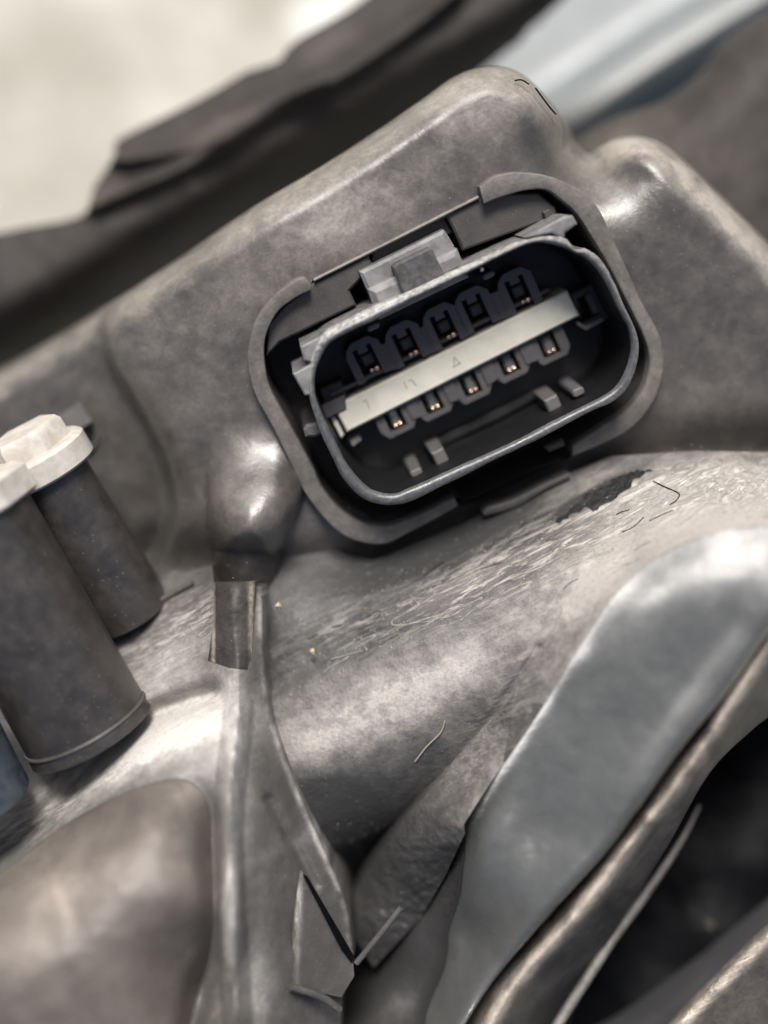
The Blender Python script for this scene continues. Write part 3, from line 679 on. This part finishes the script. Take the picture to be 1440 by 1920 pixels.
# ------------------------------------------------------------------ lower right shell: swoop, valley, smooth cowl
edgeC = cr([(1572, 1010), (1512, 1095), (1452, 1172), (1364, 1298), (1280, 1402), (1210, 1500), (1142, 1592), (1070, 1672), (1000, 1750), (915, 1855), (835, 1985)], 8)
crC = cr([(1560, 975), (1440, 985), (1330, 1000), (1230, 1045), (1150, 1120), (1090, 1205), (1040, 1290), (985, 1375), (925, 1460), (870, 1545)], 8)
polyB = np.vstack([[(480, 1090), (560, 1010), (700, 1050), (860, 985), (1000, 915), (1150, 855), (1300, 845), (1600, 850), (1600, 960)], edgeC, [(830, 2010), (600, 2010), (560, 1500), (480, 1300)]])
tB = tps([(520, 1080, -2.1), (700, 1060, -2.1), (860, 1000, -2.0), (1000, 930, -1.9), (1180, 862, -1.6), (1440, 858, -1.4), (1580, 860, -1.3), (520, 1180, -1.6), (700, 1130, -1.3), (850, 1090, -.95), (1000, 1030, -.7), (1200, 940, -.55), (1440, 920, -.45),
          (1300, 985, .8), (1440, 975, 1.0), (1180, 1040, .4), (1050, 1130, .15), (900, 1200, -.45), (700, 1230, -1.0), (560, 1260, -1.3), (700, 1330, -.70), (850, 1300, -.25), (560, 1370, -1.05), (555, 1465, -2.5), (600, 1420, -1.15), (760, 1430, -.95), (900, 1370, -.35),
          (620, 1500, -2.6), (700, 1520, -2.5), (655, 1650, -5.2), (600, 1580, -4.3), (690, 1580, -3.9), (800, 1500, -1.35), (780, 1640, -1.1), (700, 1700, -1.6), (980, 1240, .2), (960, 1400, .4), (870, 1545, .25), (1080, 1210, .8), (1150, 1130, 1.1), (1230, 1060, 1.3), (1330, 1010, 1.4),
          (1200, 1230, 1.4), (1100, 1380, 1.0), (990, 1560, .6), (1300, 1200, 1.7), (1440, 1100, 2.0), (1250, 1350, 1.5), (1100, 1570, 1.0), (1400, 1180, 1.9), (960, 1780, .7), (860, 1930, .6), (900, 1650, .3), (860, 1750, -.9), (760, 1800, -1.3), (700, 1900, -1.6), (820, 1900, -1.0)], .02)
groove = cr([(1010, 1215), (960, 1290), (900, 1370), (830, 1450), (760, 1530), (700, 1610), (670, 1660)], 8)
kEdge = cr([(880, 1540), (872, 1600), (862, 1680), (842, 1745), (835, 1810), (800, 1900), (790, 2000)], 8)
kpoly = np.vstack([kEdge, [(300, 2000), (300, 1300), (900, 1300)]])
def zB(x, y):
    z = tB(x, y)
    d = dist(x, y, crC); z = z + .13*np.exp(-(d/13)**2)
    d = dist(x, y, groove); z = z - .14*np.exp(-(d/9)**2) 
    d = dist(x, y, kEdge); i = inside(x, y, kpoly); sd = np.where(i, d, -d); z = z - .5/(1+np.exp(-np.clip(sd/8, -30, 30)))/(1+np.exp(-np.clip((.707*(x-820)+.707*(y-1590))/22, -30, 30)))
    vv = (y - (1388 - .46*(x-560)))*.908
    zd = -.95 + .0019*(x-560) - 2.35*(1-np.sqrt(np.clip(1-(np.clip(vv, -200, 228)/235)**2, 0, 1))) - .03*np.clip(vv-215, 0, 120)
    wd = 1/(1+np.exp(-np.clip((vv+105)/9, -30, 30))) * np.clip((960-x)/160, 0, 1)
    wd = wd/(1+np.exp(-np.clip(((850-x)*.819+(1455-y)*.574+60)/22, -30, 30)))
    z = z*(1-wd) + zd*wd
    # tear in the swoop and ripples
    near = np.clip(1-np.abs(y-(1240-.42*(x-600)))/150, 0, 1)
    u = x*math.cos(math.radians(26)) - y*math.sin(math.radians(26)); v = x*math.sin(math.radians(26)) + y*math.cos(math.radians(26))
    z = z + near*(.07*vnoise(u, v*4, 150, 21) + .03*vnoise(u, v*4, 50, 22))
    z = z + .035*vnoise(x, y, 100, 31) + .012*vnoise(x, y, 35, 33)
    return z
def smoothmask(x, y):
    i = inside(x, y, np.vstack([crC, [(870, 1545)], edgeC[::-1]]))
    return i
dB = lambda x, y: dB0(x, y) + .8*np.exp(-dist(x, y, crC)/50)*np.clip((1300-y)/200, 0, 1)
dB0 = blobs([(620, 1150, 150, 55, 15, -.4), (720, 1325, 200, 60, 24, .95), (590, 1400, 60, 40, 0, .25), (980, 1150, 130, 50, 35, .35), (1300, 935, 230, 60, 3, 1.1), (1200, 1020, 160, 50, 30, 1.0), (850, 1035, 210, 45, 25, -.7), (1110, 930, 78, 11, 30, -1.3), (1090, 1120, 60, 30, 50, .8), (780, 1780, 110, 160, -20, -.6), (620, 1520, 90, 60, -30, -.4), (860, 1090, 160, 25, 24, .4), (820, 1270, 130, 30, 25, .3), (900, 1420, 30, 120, -35, .2)])  # negative blobs below the collar paint the valley's shade
sB = blobs([(1110, 930, 80, 12, 30, -1.6), (1185, 885, 50, 6, 12, -.6), (850, 1020, 170, 30, 25, -.5), (620, 1235, 60, 12, 15, -.6), (1120, 980, 240, 60, 20, .95), (1350, 920, 200, 45, 0, .9), (860, 1110, 180, 42, 24, .75), (650, 1180, 130, 45, 20, .4), (980, 1200, 100, 90, 40, .35), (920, 1400, 60, 130, -35, .3), (820, 1600, 40, 60, 0, .12)])  # valley below the collar darkened here too, as painted shade
sheet('lower_right_shell', housing, np.vstack([polyB[:9], crC, [(872, 1560)], kEdge[8:], [(600, 2010), (560, 1500), (480, 1300)]]), zB, M['lower'], 3, 1.5, [], None, dB, sB)
cowl = np.vstack([crC, [(871, 1562)], kEdge[8:], edgeC[::-1]])
def zC(x, y): return zB(x, y) - .02
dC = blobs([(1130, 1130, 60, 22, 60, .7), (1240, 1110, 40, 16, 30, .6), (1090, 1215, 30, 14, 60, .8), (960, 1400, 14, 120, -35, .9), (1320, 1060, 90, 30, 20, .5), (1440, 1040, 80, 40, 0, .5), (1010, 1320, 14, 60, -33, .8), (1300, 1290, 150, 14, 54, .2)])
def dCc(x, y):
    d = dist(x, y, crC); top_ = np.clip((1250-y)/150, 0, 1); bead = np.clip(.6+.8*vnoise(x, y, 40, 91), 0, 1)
    return dC(x, y) + top_*np.exp(-d/75)*1.0*np.clip(.75+.5*vnoise(x, y, 90, 92), 0, 1) + (1-top_)*1.1*bead*np.exp(-(d/9)**2)  # beads along the lower crest are painted highlights
sheet('smooth_cowl', housing, cowl, zC, M['smooth'], 4, .7, [(edgeC, 30, .5)], None, dCc, lambda x, y: 1.6*np.clip((y-1130)/80, 0, 1)*np.exp(-((dist(x, y, crC)-5)/7)**2)*np.clip(.55+1.0*vnoise(x, y, 45, 93), 0, 1))  # pale line beside the left crest is a highlight put into the colour
# dark scuffs, crack and torn lip on the swoop
tW = tps([(1010, 1215, -.05), (900, 1370, -.42), (830, 1450, -.85), (700, 1600, -2.0), (668, 1668, -2.6), (700, 1730, -1.9), (780, 1640, -1.1), (700, 1800, -2.3), (790, 1720, -1.75), (840, 1640, -1.0), (1085, 1205, .78), (985, 1375, .42), (925, 1460, .32), (872, 1545, .22), (800, 1600, -.75)], .01)
side_poly = np.vstack([groove, [(662, 1690), (668, 1765), (700, 1815), (790, 1720), (836, 1640), (872, 1562)], crC[::-1][:8*5], [(1075, 1210), (1030, 1205)]])
def zW(x, y):
    f = np.clip((y-1260)/260, 0, 1); f = f*f*(3-2*f); return (zB(x, y)+.04)*(1-f) + tW(x, y)*f
sheet('side_web', housing, side_poly, lambda x, y: zW(x, y) + .03*vnoise(x, y, 40, 98) + .05*vnoise(x, y, 12, 99)*np.clip((y-1450)/150, 0, 1), M['lower'], 3, 1.0, [(groove, 7, .06)], None,
      lambda x, y: dB(x, y)*.8 + .4*np.exp(-dist(x, y, crC)/22) + .25*np.exp(-(dist(x, y, groove)/12)**2)*np.clip((1500-y)/150, 0, 1), lambda x, y: sB(x, y)*.9*np.clip((1560-y)/120, 0, 1))
def onB(x, y, h=.02): return P(x, y, float(zB(np.array([float(x)]), np.array([float(y)]))[0]) + h)
def flat_mark(name, pts, r, mat, h=.0):
    return tube(name, housing, [onB(x, y, h) for x, y in cr(pts, 6)], r, mat, 8)
flat_mark('crack', [(1225, 902), (1245, 912), (1268, 922), (1274, 928), (1268, 938), (1256, 946)], .010, M['void'], .03)
flat_mark('torn_lip', [(795, 1122), (778, 1124), (785, 1135), (760, 1150), (737, 1163), (738, 1172), (765, 1170), (800, 1160), (850, 1145), (905, 1120)], .014, M['scratch'], .0)

for k in range(34):
    t = random.random(); x0 = 560 + 720*t; y0 = 1205 - 250*t + random.uniform(-60, 75); L_ = random.uniform(14, 70); an = math.radians(random.gauss(27, 9))
    if y0 > 1280: continue
    pts = [(x0+L_*u*math.cos(an)+random.uniform(-2, 2), y0-L_*u*math.sin(an)+random.uniform(-3, 3)) for u in (0, .35, .7, 1)]
    ob = tube('raised_scratch', housing, [onB(a, b, .004) for a, b in cr(pts, 4)], random.uniform(.006, .014), M['scratch'] if k % 3 else M['void'], 5)
sc_poly = []
base_sc = [(1042, 978), (1067, 956), (1096, 928), (1127, 912), (1158, 897), (1183, 884), (1205, 881), (1224, 883), (1189, 897), (1180, 916), (1146, 941), (1111, 959), (1099, 950), (1067, 966), (1049, 981)]
for a, b in zip(base_sc, base_sc[1:]+base_sc[:1]):
    for t in (0, .25, .5, .75): sc_poly.append((a[0]*(1-t)+b[0]*t+(random.uniform(-4, 4) if t else 0), a[1]*(1-t)+b[1]*t+(random.uniform(-3, 3) if t else 0)))
sheet('torn_patch', housing, sc_poly, lambda x, y: zB(x, y) + .012 + .012*vnoise(x, y, 9, 110), M['tar'], 2.5, .03)
# grit gathered in the folds: one joined part per surface
def grit(name, n, region, zf, mat, rlo=.008, rhi=.028, zoff=0):
    V = []; F = []
    for _ in range(n):
        x, y = region()
        c = P(x, y, float(zf(np.array([x]), np.array([y]))[0]) + zoff); r = random.uniform(rlo, rhi)*random.random()**.5 + .004; b = len(V)
        for d in ((1, 0, 0), (0, 1, 0), (-1, 0, 0), (0, -1, 0), (0, 0, 1)):
            V.append(c + Vector(d)*r*random.uniform(.5, 1.2))
        F += [[b, b+1, b+4], [b+1, b+2, b+4], [b+2, b+3, b+4], [b+3, b, b+4]]
    o = link_mesh(name, V, F, mat, housing, False); o['kind'] = 'stuff'; return o
def near_line(line, w):
    line = np.asarray(line)
    def f():
        i = random.randrange(len(line)-1); t = random.random(); p = line[i]*(1-t)+line[i+1]*t
        return float(p[0]+random.gauss(0, w)), float(p[1]+random.gauss(0, w))
    return f
grit('swoop_grit', 900, near_line([(540, 1210), (800, 1120), (1000, 1030), (1200, 960), (1400, 930)], 45), zB, M['gritp'])
grit('pit_grit', 220, near_line([(600, 1560), (650, 1640), (720, 1560)], 28), zB, M['gritp'], .006, .02)
grit('shelf_grit', 500, near_line([(60, 1450), (200, 1330), (330, 1200), (380, 1120)], 38), zL, M['gritp'], .006, .02)
# ------------------------------------------------------------------ edge beyond the cowl, cavity, thin rib, corner panel
dE = lambda x, y: 1.3*np.exp(-(dist(x, y, hl)/15)**2)*np.clip(.7+.7*vnoise(x, y, 50, 95), 0, 1) + .35*np.exp(-(dist(x, y, hl)/70)**2)*np.clip(.5+.8*vnoise(x, y, 60, 96), 0, 1)
hl = cr([(1560, 1050), (1480, 1150), (1425, 1235), (1365, 1325), (1312, 1410), (1243, 1505), (1173, 1592), (1117, 1668), (1060, 1738), (975, 1832), (925, 1910), (890, 1980)], 8)
def zE(x, y):
    d = dist(x, y, hl); side = np.clip(((x-np.interp(-y, [-2000, -1180], [870, 1460]))), 0, 300)
    out_ = np.clip(d-16, 0, 300)
    return .45 + np.clip((1800-y)/700, -.5, 1) - .5 + .35*np.exp(-(d/16)**2) - .024*out_ - .00012*out_**2 + .16*vnoise(x, y, 90, 41) + .03*vnoise(x, y, 30, 42)
polyE = cr([(1560, 1000), (1470, 1110), (1300, 1300), (1150, 1520), (1000, 1740), (860, 1900), (800, 2010), (1000, 2010), (1120, 1800), (1250, 1590), (1330, 1450), (1420, 1360), (1560, 1240)], 5, True)
sheet('rough_edge', housing, polyE, zE, M['edge'], 4, 3.0, [], None, dE)
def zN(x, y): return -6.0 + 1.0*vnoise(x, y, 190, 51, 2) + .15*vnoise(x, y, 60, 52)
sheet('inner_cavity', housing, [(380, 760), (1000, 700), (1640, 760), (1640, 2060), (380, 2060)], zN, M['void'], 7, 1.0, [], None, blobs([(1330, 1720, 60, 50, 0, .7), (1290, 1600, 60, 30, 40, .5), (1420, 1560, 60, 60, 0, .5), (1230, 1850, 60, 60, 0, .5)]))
rib('thin_rib', [(1312, 1510, -3.0), (1275, 1580, -2.8), (1220, 1662, -2.5), (1150, 1758, -2.2), (1105, 1828, -2.0), (1045, 1922, -1.8), (1000, 2000, -1.6)], [.02+.085*min(1, k/14) for k in range(37)], M['edge2'])
sheet('grey_panel', housing, cr([(1060, 2010), (1190, 1925), (1300, 1845), (1400, 1765), (1480, 1700), (1600, 1610), (1600, 1720), (1440, 1820), (1250, 2010)], 5, True), lambda x, y: -3.0 - .010*np.clip(1.4*(1850-y)-(x-1300), -200, 300), M['smooth2'], 6, 1.0)
edQ = cr([(1190, 2010), (1262, 1920), (1350, 1828), (1440, 1742), (1600, 1610)], 8)
sheet('corner_panel', housing, np.vstack([edQ, [(1600, 2010)]]), lambda x, y: -.6 - .004*dist(x, y, edQ) + .05*vnoise(x, y, 80, 5), M['edge'], 5, .2, [(edQ, 26, .5)], None, lambda x, y: .15 + np.exp(-((dist(x, y, edQ)-10)/12)**2), lambda x, y: 1.3*np.exp(-((dist(x, y, edQ)-10)/10)**2))  # bright rim band is sun gloss painted into the colour
o = crumb(1328, 1735, -3.2, .17, M['bar']); o.name = 'dirt_lump'
tag(o, 'dull brown dirt lump in the black cavity near the lower right corner', 'dirt')

# ------------------------------------------------------------------ right and rear parts further down
edJ = cr([(1040, 330), (1075, 268), (1150, 222), (1240, 190), (1310, 140), (1350, 85), (1400, 42), (1460, 10), (1600, -60)], 8)
sheet('rear_body', housing, np.vstack([edJ, [(1620, 700), (1300, 620), (1040, 420)]]), lambda x, y: -3.6 - .5*np.clip((x-1200)/300, -1, 1.5) + .08*vnoise(x, y, 120, 61), M['bar'], 5, 2.5, [(edJ, 120, 1.8)], None, blobs([(1180, 260, 80, 40, 20, .5), (1320, 320, 120, 60, 0, .3)]))
lens = empty('lamp_lens', P(1150, 60, -8), 'pale blue-grey glossy lamp lens glimpsed behind the housing at the top right', 'lamp lens')
def zH(x, y):
    d1 = dist(x, y, [(900, 320), (1080, 215), (1250, 100), (1500, -50)]); d2 = dist(x, y, [(1000, 330), (1200, 190), (1500, 70)])
    return -12.6 + 2.2*np.exp(-(d1/40)**2) + .15*np.exp(-(d2/60)**2) + .05*vnoise(x, y, 190, 71)
sheet('lens_cover', lens, [(700, -120), (1640, -120), (1640, 500), (1000, 480), (820, 300)], zH, M['pale'], 6, 1.0, [], None, blobs([(1250, 105, 330, 24, 32, 1.0)]), blobs([(1250, 105, 330, 18, 32, 1.3)]))  # diagonal pale blobs paint a bright reflection onto the lens
trim = empty('rear_trim_bar', P(500, 300, -9), 'long dull grey-brown trim bar with torn flaps running diagonally behind the housing', 'trim bar')
topT = [(-140, 470), (0, 437), (60, 424), (120, 414), (158, 400), (168, 380), (176, 352), (196, 322), (214, 290), (217, 266), (250, 246), (300, 222), (355, 195), (410, 165), (460, 135), (500, 122), (524, 112), (540, 90), (570, 66), (620, 38), (680, 0), (760, -60), (900, -140)]
lowT = cr([(1180, -140), (1040, -10), (1006, 18), (985, 46), (960, 64), (900, 112), (830, 160), (720, 240), (600, 330), (400, 470), (200, 600), (0, 720), (-140, 800)], 6)
cenT = [(-140, 640), (200, 440), (500, 262), (760, 110), (1100, -90)]
foldA = cr([(175, 385), (250, 352), (330, 318), (420, 268), (520, 200), (640, 140), (760, 60), (860, -20)], 6)
foldB = cr([(215, 300), (300, 290), (400, 262), (440, 232), (500, 190), (600, 150)], 6)
def zT(x, y):
    v = (y - np.interp(x, [p[0] for p in cenT], [p[1] for p in cenT]))*.86
    z = -5.9 - 2.6*np.clip((v+5)/115, 0, 1.75)**2 - .7*np.clip(-v/170, 0, 1.3)**2
    z = z + .55*np.exp(-(dist(x, y, foldA)/16)**2) + .5*np.exp(-(dist(x, y, foldB)/13)**2) + .15*vnoise(x, y, 120, 81)
    return z
sheet('trim_strip', trim, np.vstack([cr(topT, 4), lowT]), zT, M['bar'], 5, 1.2, [], None, blobs([(430, 225, 60, 10, 30, .8), (180, 370, 60, 8, 28, .5), (620, 80, 60, 16, 30, .35), (360, 345, 14, 12, 0, .6), (520, 232, 14, 12, 0, .4), (860, 60, 30, 20, 20, .2)]))
crT = P(985, 22, -8)
lathe('trim_stud', trim, P(990, 20, -8.8), Vector((.1, .1, 1)), [(0, .42), (.7, .42), (.8, .34), (.82, .05)], M['void'], 20)

# ------------------------------------------------------------------ posts with white caps
def post(base_px, top_px, zb, zt, r, label, extra=None):
    b = P(*base_px, zb); t = P(*top_px, zt); ax = (t-b); L = ax.length
    root = empty('capped_post', b, label, 'post', 'plastic posts standing at the left edge')
    body = lathe('post_body', root, b, ax, [(-.35, r*1.03), (-.06, r*1.01), (.02, r*1.005), (.3, r*1.0), (L*.5, r*.985), (L, r*.96), (L+.01, r*.3)], M['post'], 64)
    return root, b, ax.normalized(), L
r1, b1_, a1, L1 = post((155, 1350), (-58, 972), -.75, .35, 1.23, 'thick black post in the left foreground with gold specks and a bright foot ring')
lathe('foot_ring', r1, b1_ - a1*.14, a1, [(.02, 1.25), (.05, 1.285), (.09, 1.27), (.11, 1.1)], M['collar'], 64)
lathe('cap_flange', r1, b1_ + a1*(L1-.02), a1, [(0, .3), (.0, 1.34), (.05, 1.40), (.5, 1.40), (.58, 1.30), (.58, .3)], M['capw'], 8)
r2, b2_, a2, L2 = post((231, 1126), (87, 888), -2.0, -1.0, .84, 'slimmer black post behind the thick one, under a white flanged screw cap')
cf = lathe('cap_flange', r2, b2_ + a2*(L2-.02), a2, [(0, .3), (0, .98), (.05, 1.04), (.46, 1.04), (.53, .96), (.53, .3)], M['capw'], 32)
lathe('cap_head', r2, b2_ + a2*(L2+.5), a2, [(0, .80), (.36, .80), (.46, .72), (.46, .05)], M['capw'], 6)
prism_dummy = None
r3, b3_, a3, L3 = post((-60, 1475), (-130, 1330), .1, .7, 1.02, 'blue-black post stub cut by the left frame edge below the thick post')
for ch in r3.children: ch.data.materials[0] = M['blueface']
# small grey clip and loop behind the slim post
rib('moulded_rib', [(208, 1150, -2.2), (250, 1128, -2.1), (300, 1102, -2.1)], .05, M['collar'])
rib('moulded_rib', [(275, 1142, -1.75), (318, 1116, -1.7), (362, 1092, -1.6)], .06, M['collar'])
rib('moulded_rib', [(165, 772, -3.0), (182, 800, -2.95), (176, 836, -2.95), (160, 850, -3)], .05, M['collar'])
bx = [P(x, y, z) for z in (-3.3, -2.5) for x, y in ((105, 782), (150, 752), (172, 790), (126, 822))]
link_mesh('moulded_clip', bx, [[0, 1, 2, 3], [7, 6, 5, 4], [0, 4, 5, 1], [1, 5, 6, 2], [2, 6, 7, 3], [3, 7, 4, 0]], M['collar'], housing, False)

# ------------------------------------------------------------------ fibres and grit lying on the plastic
def fibre(pts, r, mat, label):
    p = [onB(x, y, .05) for x, y in cr(pts, 6)]; o = tube('loose_fibre', None, [q-p[0] for q in p], r, mat, 6); o.location = p[0]
    tag(o, label, 'fibre')
fibre([(778, 1428), (800, 1400), (826, 1374), (834, 1352)], .016, M['fibre'], 'bent grey fibre lying on the mottled bulge below the connector')
fibre([(873, 1436), (892, 1402), (908, 1374)], .012, M['fibre2'], 'short straw-coloured fibre beside the groove left of the smooth cowl')
tag(crumb(903, 503, .05, .055, M['copper']), 'pinkish crumb stuck to the upper inner edge of the connector rim', 'crumb')
tag(crumb(522, 1136, -.9, .065, M['fibre2']), 'yellow grain beside the top of the fin under the boss', 'grain')
tag(crumb(586, 1221, -1.0, .06, M['fibre2']), 'tan grain in the dark scuff right of the fin', 'grain')
